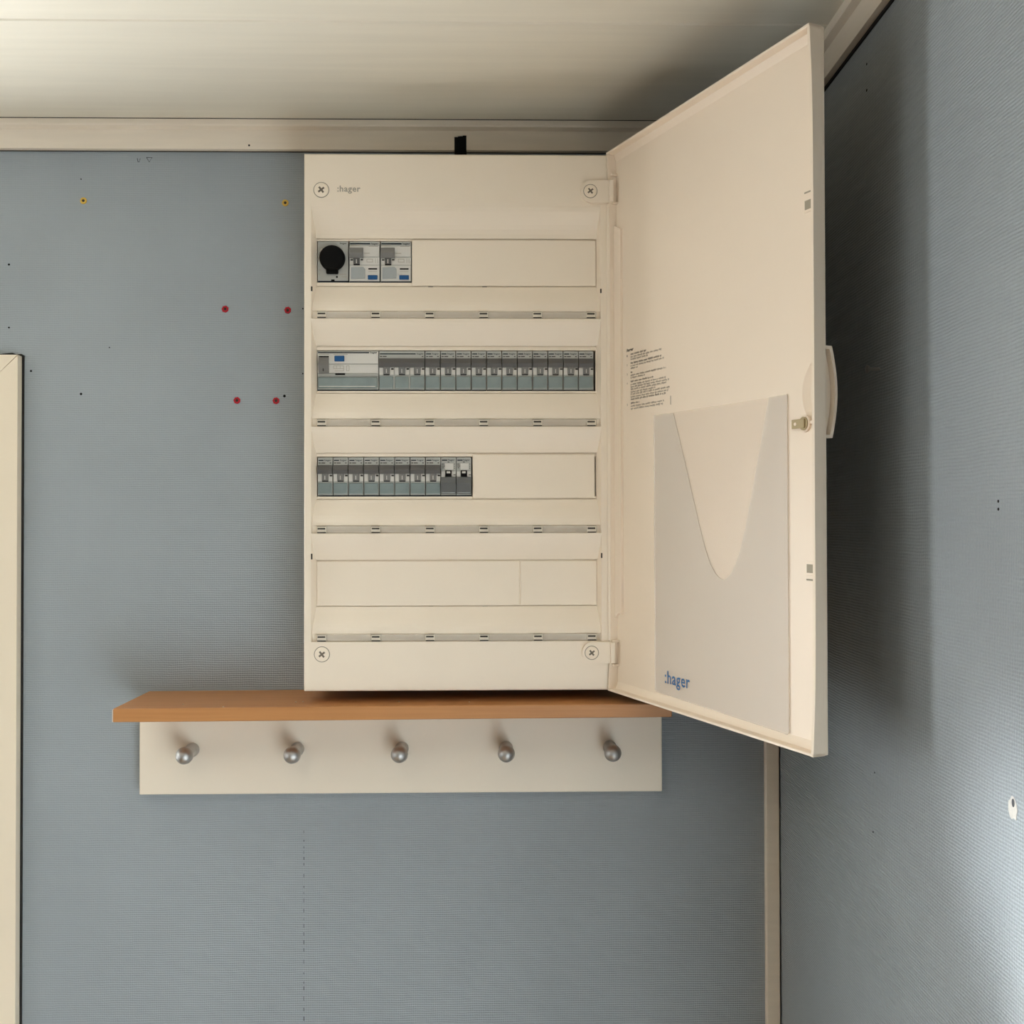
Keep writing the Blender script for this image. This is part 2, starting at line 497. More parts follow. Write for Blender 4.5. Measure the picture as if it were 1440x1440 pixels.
# ------------------------------------------------------------------ wall plugs and screw
def wall_plug(x, z, r, rim, label, group):
    o = MB()
    o.lathe([(r * 0.45, 0), (r * 0.45, 0.0006), (r * 0.55, 0.0012), (r * 0.9, 0.0012), (r, 0.0003), (r, 0)][::-1][:5] + [(r * 0.42, 0.0006)],
            lambda a, b, h: (a, -h, b), 14, 0)
    o.lathe([(r * 0.42, 0.0005), (r * 0.40, 0.0008)], lambda a, b, h: (a, -h, b), 10, 1)
    if rim == 'red':      # little fins of the plug
        for k in range(7):
            t = k * 2 * math.pi / 7 + 0.4
            c, s_ = math.cos(t), math.sin(t)
            o.prism([(r * 0.7 * c - 0.0012 * s_, r * 0.7 * s_ + 0.0012 * c), (r * 0.7 * c + 0.0012 * s_, r * 0.7 * s_ - 0.0012 * c), (r * 1.16 * c, r * 1.16 * s_)], 0, 0.0008, lambda p, q, a: (p, -a, q))
    ob = o.build('wall_plug', [rim, 'dark_slot'], None, (x, 0, z))
    tag(ob, label, 'wall plug', group)
wall_plug(-0.5152, 2.1574, 0.0043, 'yellow', 'yellow wall plug set in the blue wall far left of the fuse box', 'yellow wall plugs')
wall_plug(-0.2626, 2.1556, 0.0043, 'yellow', 'yellow wall plug set in the blue wall close beside the top of the fuse box', 'yellow wall plugs')
wall_plug(-0.3378, 2.0212, 0.0042, 'red', 'red wall plug, left one of the upper pair left of the fuse box', 'red wall plugs')
wall_plug(-0.2594, 2.0200, 0.0042, 'red', 'red wall plug, right one of the upper pair left of the fuse box', 'red wall plugs')
wall_plug(-0.3229, 1.9062, 0.0042, 'red', 'red wall plug, left one of the lower pair left of the fuse box', 'red wall plugs')
wall_plug(-0.2740, 1.9058, 0.0042, 'red', 'red wall plug, right one of the lower pair, beside a black hole', 'red wall plugs')
sc = MB()
sc.lathe([(0.0016, 0), (0.0016, 0.0085), (0.0040, 0.0112), (0.0040, 0.0120), (0.0028, 0.0126)], lambda a, b, h: (-h, a, b), 12)
s_ = sc.build('screw', 'steel', None, (XR, -0.3440, 1.8935), smooth=40)
tag(s_, 'small steel screw sticking out of the shaded right wall behind the open door', 'screw')

# ------------------------------------------------------------------ coat rack
RX0, RX1, RZ0 = -0.4376, 0.2080, 1.4178
rack = thing('coat_rack', 'coat rack with a beech shelf, cream rail and five metal pegs under the fuse box', 'coat rack', (-0.115, 0, RZ0))
rx = lambda x: x + 0.115
MB().box(rx(RX0), rx(RX1), -0.018, 0, 0, 0.1095, bev=0.0008).build('rail', 'rail', rack)
tilt = lambda x, y, z: (x, y, z + 0.0042 * x)
SZ = 1.5281 - RZ0
MB(tilt).box(rx(-0.4318), rx(0.2025), -0.122, 0, SZ, SZ + 0.0155, bev=0.0009).build('shelf_board', 'wood', rack)
MB(tilt).box(rx(-0.4324), rx(-0.4317), -0.1216, 0, SZ + 0.0004, SZ + 0.0140).build('edge_band', 'pale_edge', rack)
peg = MB()
prof = [(0.0084, 0), (0.0086, 0.0035), (0.0074, 0.0055), (0.0066, 0.012), (0.0066, 0.0235)]
for k in range(9):
    t = -0.88 + k * (math.pi / 2 + 0.88) / 8
    prof.append((max(0.0004, 0.0104 * math.cos(t)), 0.0330 + 0.0104 * math.sin(t)))
peg.lathe(prof, lambda a, b, h: (a, -h, b), 28)
pm = None
for k in range(5):
    loc = (rx(-0.3723 + 0.1288 * k), -0.018, 1.4730 - RZ0)
    if pm is None:
        pm = peg.build('peg', 'nickel', rack, loc, smooth=50)
    else:
        link('peg', pm.data, rack, loc)
cr = MB()
for x, yq in ((-0.309, -0.118), (-0.232, -0.092), (-0.224, -0.090), (-0.112, -0.095), (-0.030, -0.102), (-0.36, -0.10)):
    cr.box(x, x + 0.0014, yq, yq + 0.001, SZ + RZ0 + 0.0155 + 0.0042 * (x + 0.115), SZ + RZ0 + 0.0163 + 0.0042 * (x + 0.115))
tag(cr.build('dust', 'pale_edge'), 'a few pale dust crumbs lying on the beech shelf', 'dust', kind='stuff')

# ------------------------------------------------------------------ fuse box
PC, PZ = -0.0435, 1.5570
panel = thing('fuse_box', 'cream plastic fuse box with open door, mounted on the blue wall above the coat rack', 'fuse box', (PC, 0, PZ))
# image pixel coordinates scaled to the face: 0.8266 mm per pixel on the face, slightly more on the sunken rows
def fx(u, d=0.100): return (u - 695.0) * (1.282 - d) / 1430.0 - PC
def fz(t, d=0.100): return 1.75 + (737.2 - t) * (1.282 - d) / 1430.0 - PZ
FD = 0.100            # face of the cover
DEEP = 0.014          # depth of the sunken rows
DD = FD - DEEP

XA, XBW = fx(428), 0.1347 - PC
ZT, ZB = fz(214.6), 0.0
cov = MB()
# outer rounded rim
loops = [(0.0, 0.058), (0.0, FD - 0.0028), (0.0004, FD - 0.0013), (0.0013, FD - 0.0004), (0.0028, FD)]
vs = []
for ins, dep in loops:
    vs += [(XA + ins, -dep, ZB + ins), (XBW - ins, -dep, ZB + ins), (XBW - ins, -dep, ZT - ins), (XA + ins, -dep, ZT - ins)]
fs = []
for k in range(len(loops) - 1):
    for j in range(4):
        fs.append([k * 4 + j, k * 4 + (j + 1) % 4, (k + 1) * 4 + (j + 1) % 4, (k + 1) * 4 + j])
cov.add(vs, fs)
x0, x1, z0, z1 = XA + 0.0028, XBW - 0.0028, ZB + 0.0028, ZT - 0.0028
ua, ud = fx(438.3), fx(846)
zt, zb = fz(283), fz(901.5)
def rect(xa, xb, za, zb_, dep, m=0):
    cov.add([(xa, -dep, za), (xb, -dep, za), (xb, -dep, zb_), (xa, -dep, zb_)], [[0, 1, 2, 3]], m)
rect(x0, x1, zt, z1, FD); rect(x0, x1, z0, zb, FD)
rect(x0, ua, zb, zt, FD); rect(ud, x1, zb, zt, FD)
# sawtooth section, from top to bottom: (t, depth below the face in mm)
ROWS = [  # slope start, lip line, opening top, opening bottom, strip top, clip band, end
    (283, 334.5, 338.2, 397.0, 402.5, 437.0, 447.8),
    (448, 486.0, 492.3, 549.6, 553.0, 588.5, 600.0),
    (600, 636.2, 642.0, 698.0, 702.0, 738.5, 750.0),
    (750, 786.5, None, None, 852.0, 890.5, 901.5)]
prof, openings = [], []
for i, (s0, L, a, b, T, C, E_) in enumerate(ROWS):
    n = 8
    for k in range(n + 1):
        q = k / n
        prof.append((s0 + (L - s0) * q, 11.8 * (0.5 - 0.5 * math.cos(math.pi * q)) if i == 0 else 11.8 * q ** 1.35))
    prof += [(L + 0.3, 14.8), (L + 1.3, 14.8), (L + 1.5, 14.0)]
    if a:
        openings.append(len(prof))
        prof += [(a, 14.0), (b, 14.0)]
    prof += [(T - 0.6, 14.0), (T - 0.4, 15.2), (T + 0.4, 15.2), (T + 0.5, 12.8)]
    for k in range(1, 9):
        q = k / 8
        prof.append((T + 0.5 + (C - T - 0.5) * q, 12.8 - 9.6 * math.sin(q * math.pi / 2) ** 1.2))
    prof += [(C + 0.5, 4.6), (E_ - 0.6, 4.6), (E_ - 0.2, 0.0)]
pts = []
for t, dep in prof:
    d = FD - dep / 1000
    sl = 0.0040 * dep / 14.0
    pts.append((fz(t, d), d, ua + sl, ud - sl))
OX0, OX1 = fx(446.3, DD), fx(838.3, DD)
for k in range(len(pts) - 1):
    (za, da, la, ra), (zb2, db, lb, rb) = pts[k], pts[k + 1]
    cov.add([(ua, -FD, za), (la, -da, za), (lb, -db, zb2), (ua, -FD, zb2)], [[0, 1, 2, 3]])
    cov.add([(ud, -FD, za), (ra, -da, za), (rb, -db, zb2), (ud, -FD, zb2)], [[0, 1, 2, 3]])
    if k in openings:
        cov.add([(la, -da, za), (OX0, -da, za), (OX0, -db, zb2), (lb, -db, zb2)], [[0, 1, 2, 3]])
        cov.add([(OX1, -da, za), (ra, -da, za), (rb, -db, zb2), (OX1, -db, zb2)], [[0, 1, 2, 3]])
        bk = DD - 0.030
        v8 = [(OX0, -da, za), (OX1, -da, za), (OX1, -da, zb2), (OX0, -da, zb2), (OX0, -bk, za), (OX1, -bk, za), (OX1, -bk, zb2), (OX0, -bk, zb2)]
        cov.add(v8, [[0, 1, 5, 4], [1, 2, 6, 5], [2, 3, 7, 6], [3, 0, 4, 7]])
        cov.add(v8[4:], [[0, 1, 2, 3]], 1)
    else:
        cov.add([(la, -da, za), (ra, -da, za), (rb, -db, zb2), (lb, -db, zb2)], [[0, 1, 2, 3]])
cover = cov.build('front_cover', ['plastic', 'gap'], panel, smooth=28)
MB().box(XA + 0.002, XBW - 0.002, -0.060, 0, ZB + 0.002, ZT - 0.002, bev=0.003, seg=2).build('back_box', 'plastic', panel)

# raised strip along the hinge side, between the hinges
MB().box(0.1318 - PC, 0.1362 - PC, -0.1032, -0.092, fz(901), fz(285), bev=0.0007, seg=2).build('hinge_strip', 'plastic', panel)
# blanking plates
def plate(u0, u1, t0, t1, proud):
    d = DD
    MB().box(fx(u0, d), fx(u1, d), -d - proud, -d + 0.004, fz(t1, d), fz(t0, d), bev=0.0007).build('blanking_plate', 'plastic', panel)
plate(580.0, 838.6, 336.8, 401.6, 0.0022)
plate(664.8, 836.6, 638.8, 700.6, 0.0022)
plate(446.6, 730.6, 788.3, 851.0, 0.0012)
plate(731.6, 839.0, 788.3, 851.0, 0.0012)

# clear label strips with their clips
clip_mesh = None
for (s0, L, a, b, T, C, E_) in ROWS:
    d = FD - 0.0018
    st = MB()
    st.box(fx(446.8, d), fx(839.5, d), -d, -d + 0.0010, fz(E_ - 0.8, d), fz(C + 0.6, d), bev=0.0003)
    st.box(fx(470, d), fx(820, d), -d - 0.0006, -d, fz(C + 6.4, d), fz(C + 5.2, d))
    so = st.build('label_strip', 'strip_clear', panel)
    for k in range(6):
        uc = 453.3 + 75.75 * k
        if clip_mesh is None:
            cm = MB()
            h = (E_ - C - 1.0) * 0.000827
            cm.box(-0.0054, 0.0054, -0.0012, 0.0010, 0, h, 0, bev=0.0003)
            cm.box(-0.0046, 0.0042, -0.00135, -0.0010, h * 0.52, h * 0.74, 1)
            cm.box(-0.0050, 0.0050, -0.00135, -0.0010, 0.0000, h * 0.15, 1)
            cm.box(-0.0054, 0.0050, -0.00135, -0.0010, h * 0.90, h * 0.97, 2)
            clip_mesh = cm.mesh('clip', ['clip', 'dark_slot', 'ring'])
        link('clip', clip_mesh, so, (fx(uc, d), -d, fz(E_ - 0.8, d)))
# small slots in the cover
for u, t, w, h, d in ((439.0, 402.5, 2.2, 6.5, FD), (846.2, 405.0, 2.0, 6.0, FD), (439.2, 778.0, 2.0, 8.0, FD), (846.2, 778.0, 2.0, 7.0, FD),
                      (606, 402.3, 7, 1.8, DD), (682, 402.3, 7, 1.8, DD), (606, 703.0, 7, 2.0, DD), (682, 703.0, 7, 2.0, DD), (606, 852.4, 7, 2.0, DD), (682, 852.4, 7, 2.0, DD)):
    MB().box(fx(u, d) - w * .0004, fx(u, d) + w * .0004, -d - 0.0004, -d + 0.001, fz(t + h, d), fz(t, d)).build('slot', 'dark_slot', panel)
# printed maker's word on the cover
lg = MB()
add_text(lg, ':hager', lambda a, b: (fx(475 + 32.5 * a), -FD - 0.0002, fz(271.5 - 11.5 * b)), 0, 0.02)
lg.build('logo', 'grey_print', panel)
# screws: two in the cover, two in the hinges
def screw_geo(r, y0):
    s = MB()
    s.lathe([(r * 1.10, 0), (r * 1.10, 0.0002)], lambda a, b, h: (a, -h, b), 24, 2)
    s.lathe([(r, 0), (r, 0.0005), (r * 0.88, 0.0010), (r * 0.5, 0.0012)], lambda a, b, h: (a, -h, b), 24, 0)
    for an in (math.radians(38), math.radians(128)):
        c, sn = math.cos(an), math.sin(an)
        L, w = r * 0.50, r * 0.13
        q = [(-L, -w), (L, -w), (L, w), (-L, w)]
        s.prism([(p * c - v * sn, p * sn + v * c) for p, v in q], 0.0010, 0.00128, lambda p, v, a: (p, -a, v), 1)
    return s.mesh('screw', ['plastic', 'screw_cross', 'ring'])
big, small = screw_geo(0.0084, 0), screw_geo(0.0075, 0)
link('screw', big, panel, (fx(452.6), -FD, fz(266.3)))
link('screw', big, panel, (fx(453.6), -FD, fz(918.8)))
HP = 0.0045
for t0, t1, ts in ((252.5, 284.5, 268.3), (902.5, 932.5, 917.5)):
    za, zb2 = fz(t1), fz(t0)
    r = (zb2 - za) / 2
    xc = fx(818) + r
    poly = [(xc + r * math.cos(a), (za + zb2) / 2 + r * math.sin(a)) for a in [math.pi / 2 + k * math.pi / 14 for k in range(15)]] + [(fx(863.5), za), (fx(863.5), zb2)]
    hb = MB()
    hb.prism(poly, -FD + 0.0015, -FD - HP, lambda p, q, a: (p, a, q))
    hb.box(fx(857.5), fx(863.8), -FD - HP - 0.004, -FD + 0.001, za + 0.0004, zb2 - 0.0004, bev=0.0006)
    hb.build('hinge', 'plastic', panel)
    link('screw', small, panel, (fx(831.3), -FD - HP, fz(ts)))

# ------------------------------------------------------------------ the open door of the fuse box
hang = Vector((0.131 - PC, -0.103, 0.0))
U = Vector((0.3966, -0.9180, 0)).normalized()
Wd = Vector((-U.y, U.x, 0))
DM = Matrix(((U.x, 0, Wd.x, hang.x), (U.y, 0, Wd.y, hang.y), (0, 1, 0, 0), (0, 0, 0, 1)))
SAG = 0.0143
def dl(u, v, w): return (u / 1000, (v - SAG * u) / 1000, w / 1000)     # along the leaf, up, outwards (mm)
DW, DH, FL, OUT = 349.0, 626.0, 12.0, 17.0
def lip(v):                                     # the lip is a little higher near the corners
    e = min(v, DH - v)
    return 3.2 * (1 - math.exp(-(e / 42.0) ** 1.3))
dr = MB(dl)
oa, ia = [], []                                 # outline of the finger recess behind the grip
for k in range(17):
    q = -1 + 2 * k / 16
    oa.append((345.0 - 22.0 * (1 - q * q) ** 0.75, 311 + 33 * q))
    ia.append((345.0 - 13.5 * (1 - q * q) ** 0.85, 311 + 30 * q))
def leaf_panel():
    a = MB(); a.box(0, DW, 0, DH, FL, OUT, bev=1.2, seg=2)
    n = len(oa)
    lo = [(345.0 + (p - 345.0) * 1.08, q, FL - 1.0) for p, q in oa]
    c = MB(); c.add(lo + [(p, q, FL + 3.2) for p, q in ia], [list(range(n))[::-1], list(range(n, 2 * n))] + [[i, (i + 1) % n, n + (i + 1) % n, n + i] for i in range(n)])
    ao, co = link('leaf', a.mesh('leaf', ['door_plastic'])), link('cutter', c.mesh('cutter', ['door_plastic']))
    md = ao.modifiers.new('cut', 'BOOLEAN'); md.operation = 'DIFFERENCE'; md.object = co; md.solver = 'EXACT'
    bpy.context.view_layer.update()
    me = bpy.data.meshes.new_from_object(ao.evaluated_get(bpy.context.evaluated_depsgraph_get()))
    dr.add([v.co[:] for v in me.vertices], [list(p.vertices) for p in me.polygons])
    for o in (ao, co): bpy.data.objects.remove(o)
leaf_panel()
def rim_wall(inner, outer):
    n = 40
    vs = []
    for k in range(n + 1):
        v = DH * k / n
        l = lip(v)
        vs += [(outer, v, l + 0.5), (inner, v, l), (inner, v, FL + 1), (outer, v, FL + 1)]
    fs = [[4 * k + j, 4 * k + (j + 1) % 4, 4 * k + 4 + (j + 1) % 4, 4 * k + 4 + j] for k in range(n) for j in range(4)]
    fs += [[0, 1, 2, 3], [4 * n, 4 * n + 1, 4 * n + 2, 4 * n + 3]]
    dr.add(vs, fs)
rim_wall(2.6, 0.0)
rim_wall(DW - 2.6, DW)
def rim_flat(v0, v1):
    dr.box(0, DW, v0, v1, 0.0, FL + 1, bev=0.5)
rim_flat(0, 2.6); rim_flat(DH - 2.6, DH)
# chamfer from the floor of the leaf up to the upper and lower lips
dr.prism([(2.6, FL), (2.6, FL - 3.0), (10.0, FL)], 2.6, DW - 2.6, lambda p, q, a: (a, p, q))
dr.prism([(DH - 2.6, FL), (DH - 2.6, FL - 3.0), (DH - 10.0, FL)], 2.6, DW - 2.6, lambda p, q, a: (a, p, q))
# stiffener and hinge pockets on the hinge side
dr.prism([(2.6, 84), (9, 90), (17, 90), (17, 534), (9, 538), (2.6, 541)], FL, FL - 3.2, lambda p, q, a: (p, q, a))
for v in (600, 567, 57.5, 29.5):
    dr.box(2.6, 6.5, v - 1.1, v + 1.1, 5.0, FL)
door = dr.build('door', 'door_plastic', panel)
door.matrix_local = DM

# document pocket: back film and front film with a deep V cut-out
bf = MB(dl)
bf.box(86, 304.5, 11.5, 312.5, FL - 0.5, FL - 0.1)
bf.build('pocket_back', 'pocket_back', door)
front = [(85, 312.8), (85.5, 14.5), (87.5, 12.5), (303, 9.5), (305.4, 11.5), (305, 313.2), (280, 312.6), (262.6, 254), (244.9, 194), (235.5, 170), (229, 157.5), (221, 147.5), (214, 142.8), (208.3, 141.4),
         (202, 143), (196, 146.8), (187.2, 156), (178, 173), (169.3, 193.5), (147.1, 250.5), (122.5, 312.2)]
pf = MB(dl)
pf.prism(front, FL - 1.3, FL - 0.9, lambda p, q, a: (p, q, a))
pk = pf.build('pocket', 'pocket', door)
rmw = MB(dl)      # welded edge of the pocket
path = [(85, 312.8), (85.5, 14.5), (87.5, 12.5), (303, 9.5), (305.4, 11.5), (305, 313.2)]
rmw.tube([(p, q, FL - 1.3) for p, q in path], 0.45, 5)
rmw.build('pocket_seam', 'pocket', door)
lg = MB(dl)
add_text(lg, ':hager', lambda a, b: (104.8 + 46.5 * a, 20.0 + 18.0 * b + 1.0 * a, FL - 1.5), 0, 0.012)
lg.build('pocket_logo', 'blue_ink', door)

# printed instructions
tx = MB(dl)
add_text(tx, ':hager', lambda a, b: (25 + 15.5 * a, 389.0 + 5.0 * b, FL - 0.15), 0, 0.03)
rnd = random.Random(3)
def words(u0, v, length, h, bold):
    u = u0
    while u < u0 + length - 1.0:
        n = rnd.randint(2, 9)
        for _ in range(n):
            w = rnd.uniform(0.7, 1.15)
            hh = h * rnd.choice((0.72, 0.72, 0.72, 1.0, 1.0))
            dn = h * rnd.choice((0, 0, 0, 0, 0.28))
            if u + w > u0 + length: break
            # one illegible little letter: two uprights and a bar
            tk = 0.55 if bold else 0.40
            tx.add([(u, v - dn, FL - 0.12), (u + tk, v - dn, FL - 0.12), (u + tk, v + hh, FL - 0.12), (u, v + hh, FL - 0.12)], [[0, 1, 2, 3]], 0 if bold else 1)
            tx.add([(u, v + hh * .5, FL - 0.12), (u + w, v + hh * .5, FL - 0.12), (u + w, v + hh * .5 + tk * 0.8, FL - 0.12), (u, v + hh * .5 + tk * 0.8, FL - 0.12)], [[0, 1, 2, 3]], 0 if bold else 1)
            u += w + 0.32
        u += 1.4
LINES = [(240, 300, 1), (290, 575, 0), (335, 335, 0), (405, 575, 1), (455, 620, 0), (500, 140, 0), (575, 55, 1), (630, 660, 0), (675, 275, 0),
         (745, 430, 1), (800, 662, 0), (845, 715, 0), (890, 675, 0), (940, 475, 0), (980, 720, 0), (1030, 695, 0), (1075, 655, 1),
         (1145, 170, 1), (1200, 625, 0), (1250, 600, 0)]
row = lambda q: 385.6 - 62.3 * (q - 240) / 1010.0
for v, ln, bold in LINES:
    words(34.4, row(v), ln * 0.1115, 2.1, bold)
for v, s in ((260, '1'), (430, '2'), (600, '3'), (770, '4'), (1165, '5')):
    add_text(tx, s, lambda a, b, v=v: (26.0 + 1.3 * a, row(v) + 2.2 * b, FL - 0.12), 1)
tx.add([(115.6, 321.5, FL - .12), (116.4, 321.5, FL - .12), (116.4, 331, FL - .12), (115.6, 331, FL - .12)], [[0, 1, 2, 3]], 1)
tag(tx.build('printed_text', ['ink', 'ink_soft'], door), kind='stuff')

# catch slots, crescent of the handle, key latch
for v0, v1, lv in ((471.5, 479.5, 486.5), (155.0, 162.5, 149.0)):
    cs = MB(dl)
    cs.box(328.0, 343.0, v0 - 2.5, v1 + 9.5 if lv > 400 else v1 + 2.5, FL - 0.8, FL + 0.5, 0, bev=0.4)
    cs.box(329.5, 340.0, v0, v1, FL - 0.95, FL, 1)  # darker plate on the leaf: shade of the hole put in as colour
    cs.box(329.0, 337.0, lv - 0.7, lv + 0.7, FL - 0.95, FL, 1)
    cs.build('catch_slot', ['door_plastic', 'slot_shade'], door)
la = MB(dl)
la.lathe([(7.6, FL), (7.6, FL - 2.0), (6.9, FL - 2.4)], lambda a, b, h: (328.5 + a * 0.9, 285.0 + b, h), 20, 1)
la.lathe([(6.0, FL - 2.4), (6.0, FL - 3.2)], lambda a, b, h: (328.5 + a * 0.9, 285.0 + b, h), 20, 0)
la.box(314.5, 331.0, 281.0, 289.0, FL - 4.4, FL - 3.0, 0, bev=0.3)
la.lathe([(1.6, FL - 4.4), (1.5, FL - 4.7)], lambda a, b, h: (319.5 + a, 285.0 + b, h), 10, 1)
la.box(335.0, 343.0, 284.0, 287.0, FL - 1.4, FL, 1, bev=0.3)
la.build('key_latch', ['brass', 'door_plastic'], door)
# outer grip on the free edge
gr = MB(dl)
VA, VB = 271.5, 351.0
arc = []
for k in range(21):
    q = -1 + 2 * k / 20
    arc.append((OUT + 7.0 + 6.0 * math.cos(q * math.pi / 2) ** 0.9 if abs(q) < 1 else OUT + 7.0, (VA + VB) / 2 + (VB - VA) / 2 * q))
inner = [(w - 2.6, (v - (VA + VB) / 2) * 0.93 + (VA + VB) / 2) for w, v in arc]
gr.prism([(OUT - 0.5, VA)] + arc + [(OUT - 0.5, VB), (OUT - 0.5, inner[-1][1])] + inner[::-1] + [(OUT - 0.5, inner[0][1])], 318, 348.0, lambda p, q, a: (a, q, p))
gr.prism([(OUT - 0.5, inner[0][1])] + inner + [(OUT - 0.5, inner[-1][1])], 318, 342.0, lambda p, q, a: (a, q, p))
gr.build('handle', 'door_plastic', door, smooth=30)

# ------------------------------------------------------------------ modular devices
# local frame of a device: x from its left edge, -y out of its face, z up from its base; image pixel size K
K = (1.282 - DD) / 1430.0
def dbox(mb, u0, u1, t0, t1, y0, y1, H, m=0, bev=0.0):
    """u across, t down from the top edge, y out of the face in mm"""
    mb.box(u0 * K, u1 * K, -y1 / 1000, -y0 / 1000, (H - t1) * K, (H - t0) * K, m, bev)
def dtext(mb, s, u0, u1, t0, t1, y, H, m=0, bold=0.02):
    add_text(mb, s, lambda a, b: ((u0 + (u1 - u0) * a) * K, -y / 1000, (H - t1 + (t1 - t0) * b) * K), m, bold)
def dpoly(mb, poly, u0, u1, H, m=0):
    """side profile (t, y mm) swept from u0 to u1"""
    mb.prism(poly, u0, u1, lambda t, y, a: (a * K, -y / 1000, (H - t) * K), m)

def device_root(u, t_bottom, label, cat, group):
    return thing(cat_name[cat], label, cat, ((u - 695.0) * K, -DD, 1.75 + (737.2 - t_bottom) * K), group)
cat_name = {'circuit breaker': 'circuit_breaker', 'safety switch': 'residual_current_switch', 'control switch': 'control_switch', 'dial module': 'dial_module'}

P = 21.61       # one module
def toggle_geo(mb, u0, u1, handles, t, H):
    """dark dolly across the pole(s) with its handles hanging below"""
    dpoly(mb, [(t, -0.5), (t, 1.2), (t + 6, 4.2), (t + 7.5, 4.6), (t + 12.5, 3.2), (t + 12.5, -0.5)], u0, u1, H, 0)
    for h in handles:
        dpoly(mb, [(t + 12, -0.5), (t + 12, 3.0), (t + 22, 1.6), (t + 22, -0.5)], h - 4.2, h + 4.2, H, 1)
        dbox(mb, h - 4.2, h + 4.2, t + 21.8, t + 23.4, -0.5, 0.6, H, 3)
        dbox(mb, h - 0.6, h + 0.5, t + 15.0, t + 20.5, 1.6, 2.7, H, 2)

def breaker(poles, H, win_bottom, line):
    W = P * poles
    root_parts = []
    b = MB()
    dbox(b, 0.5, W - 0.5, 0, H - line, -25, 0, H, 0, 0.0003)
    dbox(b, 0.35, W - 0.35, H - line, H, -25, -0.8, H, 1)
    for k in range(poles):
        o = k * P
        dbox(b, o + 0.8, o + 6.2, 23.0, 33.6, -0.2, 0.7, H, 2, 0.0002)
        dbox(b, o + 15.6, o + 21.0, 23.0, 33.6, -0.2, 0.7, H, 2, 0.0002)
    root_parts.append(('body', b, ['body', 'navy', 'body_light']))
    g = MB()
    toggle_geo(g, 0.55, W - 0.55, [k * P + 10.9 for k in range(poles)], 10.8, H)
    root_parts.append(('toggle', g, ['toggle', 'toggle_mid', 'body_light', 'black']))
    for k in range(poles):
        o = k * P
        w = MB()
        dbox(w, o + 1.2, o + P - 1.4, 36.0, win_bottom, -0.3, 1.3, H, 0, 0.0005)
        dbox(w, o + 1.6, o + P - 1.8, win_bottom - 1.3, win_bottom - 0.3, 1.2, 1.5, H, 1)
        root_parts.append(('label_window', w, ['window', 'window_grey']))
    p = MB()
    dbox(p, 1.6, W - 13.0, 3.4, 5.0, -0.1, 0.06, H, 0)
    dtext(p, 'hager', W - 11.6, W - 2.0, 2.6, 5.8, 0.08, H, 0)
    for u, l in ((1.6, 3), (5.4, 5.5), (W - 4.5, 2.2)):
        dbox(p, u, u + l, 7.2, 8.4, -0.1, 0.05, H, 1)
    for k in range(poles):
        dbox(p, k * P + 17.2, k * P + 20.8, 24.6, 26.6, 0.4, 0.8, H, 2)
    root_parts.append(('marking', p, ['navy', 'ink_soft', 'ink']))
    return root_parts

def assemble(root, parts):
    for name, mb, mats in parts:
        o = mb.build(name, mats, root)
        if name == 'marking': o['kind'] = 'stuff'      # print too small to pick apart

ORD = ['first', 'second', 'third', 'fourth', 'fifth', 'sixth', 'seventh', 'eighth', 'ninth', 'tenth', 'eleventh']
# --- middle row
H2, B2 = 55.6, 548.8
r = device_root(446.8, B2, 'wide grey safety switch with blue test button and clear cover, left end of middle row', 'safety switch', None)
W4 = 86.4
b = MB(); dbox(b, 0.35, W4 - .35, 0, H2 - 1.2, -25, 0, H2, 0, .0003); dbox(b, .35, W4 - .35, H2 - 1.2, H2, -25, -.8, H2, 1)
dbox(b, 0.6, W4 - .6, 1.0, 18.2, -.2, 1.2, H2, 2, .0003); dbox(b, 0.6, W4 - .6, 19.2, 31.6, -.2, .8, H2, 2, .0003); dbox(b, 0.6, W4 - .6, 32.6, 35.4, -.2, 1.2, H2, 0, .0003)
cv = MB(); dbox(cv, 1.0, W4 - 1.6, 37.0, 52.6, -.3, 2.0, H2, 0, .0012)
dbox(cv, 3.0, W4 - 4.5, 49.8, 50.8, 1.9, 2.2, H2, 1)
g = MB(); dpoly(g, [(9.6, 0), (9.6, 2.6), (19.5, 5.4), (21, 5.4), (31.4, 2.6), (31.4, 0)], 2.6, 16.6, H2, 0)
dbox(g, 8.6, 9.8, 24.2, 29.2, 2.4, 4.2, H2, 1)
tb = MB(); dbox(tb, 24.6, 38.4, 7.2, 15.2, 1.0, 3.0, H2, 0, .0006)
p = MB(); dbox(p, 1.2, 73.0, 1.8, 3.6, 1.1, 1.3, H2, 0); dtext(p, 'hager', 74.5, 84.2, 1.2, 4.6, 1.35, H2, 0)
dbox(p, 2.6, 16.6, 7.4, 9.2, 1.1, 1.4, H2, 1); dbox(p, 25.5, 39.4, 31.8, 34.2, 1.1, 1.4, H2, 1)
for u, t, l, h in ((2, 4.8, 15, .8), (23, 4.8, 20, .8), (23, 20.8, 14, .6), (23, 24.8, 14, .6), (22.8, 20.8, .6, 4.4), (37, 20.8, .6, 7.5), (27, 20.8, .5, 4), (32, 20.8, .5, 4), (25, 28.0, 12.5, .6), (41, 20.8, .6, 7.5), (44.6, 20.8, .6, 7.5), (41, 20.8, 4, .6), (41, 28.0, 4, .6)):
    dbox(p, u, u + l, t, t + h, .6, 1.25 if t < 6 else .92, H2, 2)
assemble(r, [('body', b, ['body', 'navy', 'body_light']), ('toggle', g, ['toggle_mid', 'ink']), ('test_button', tb, ['blue_button']), ('label_cover', cv, ['window', 'body_light']), ('marking', p, ['navy', 'black', 'grey_print'])])

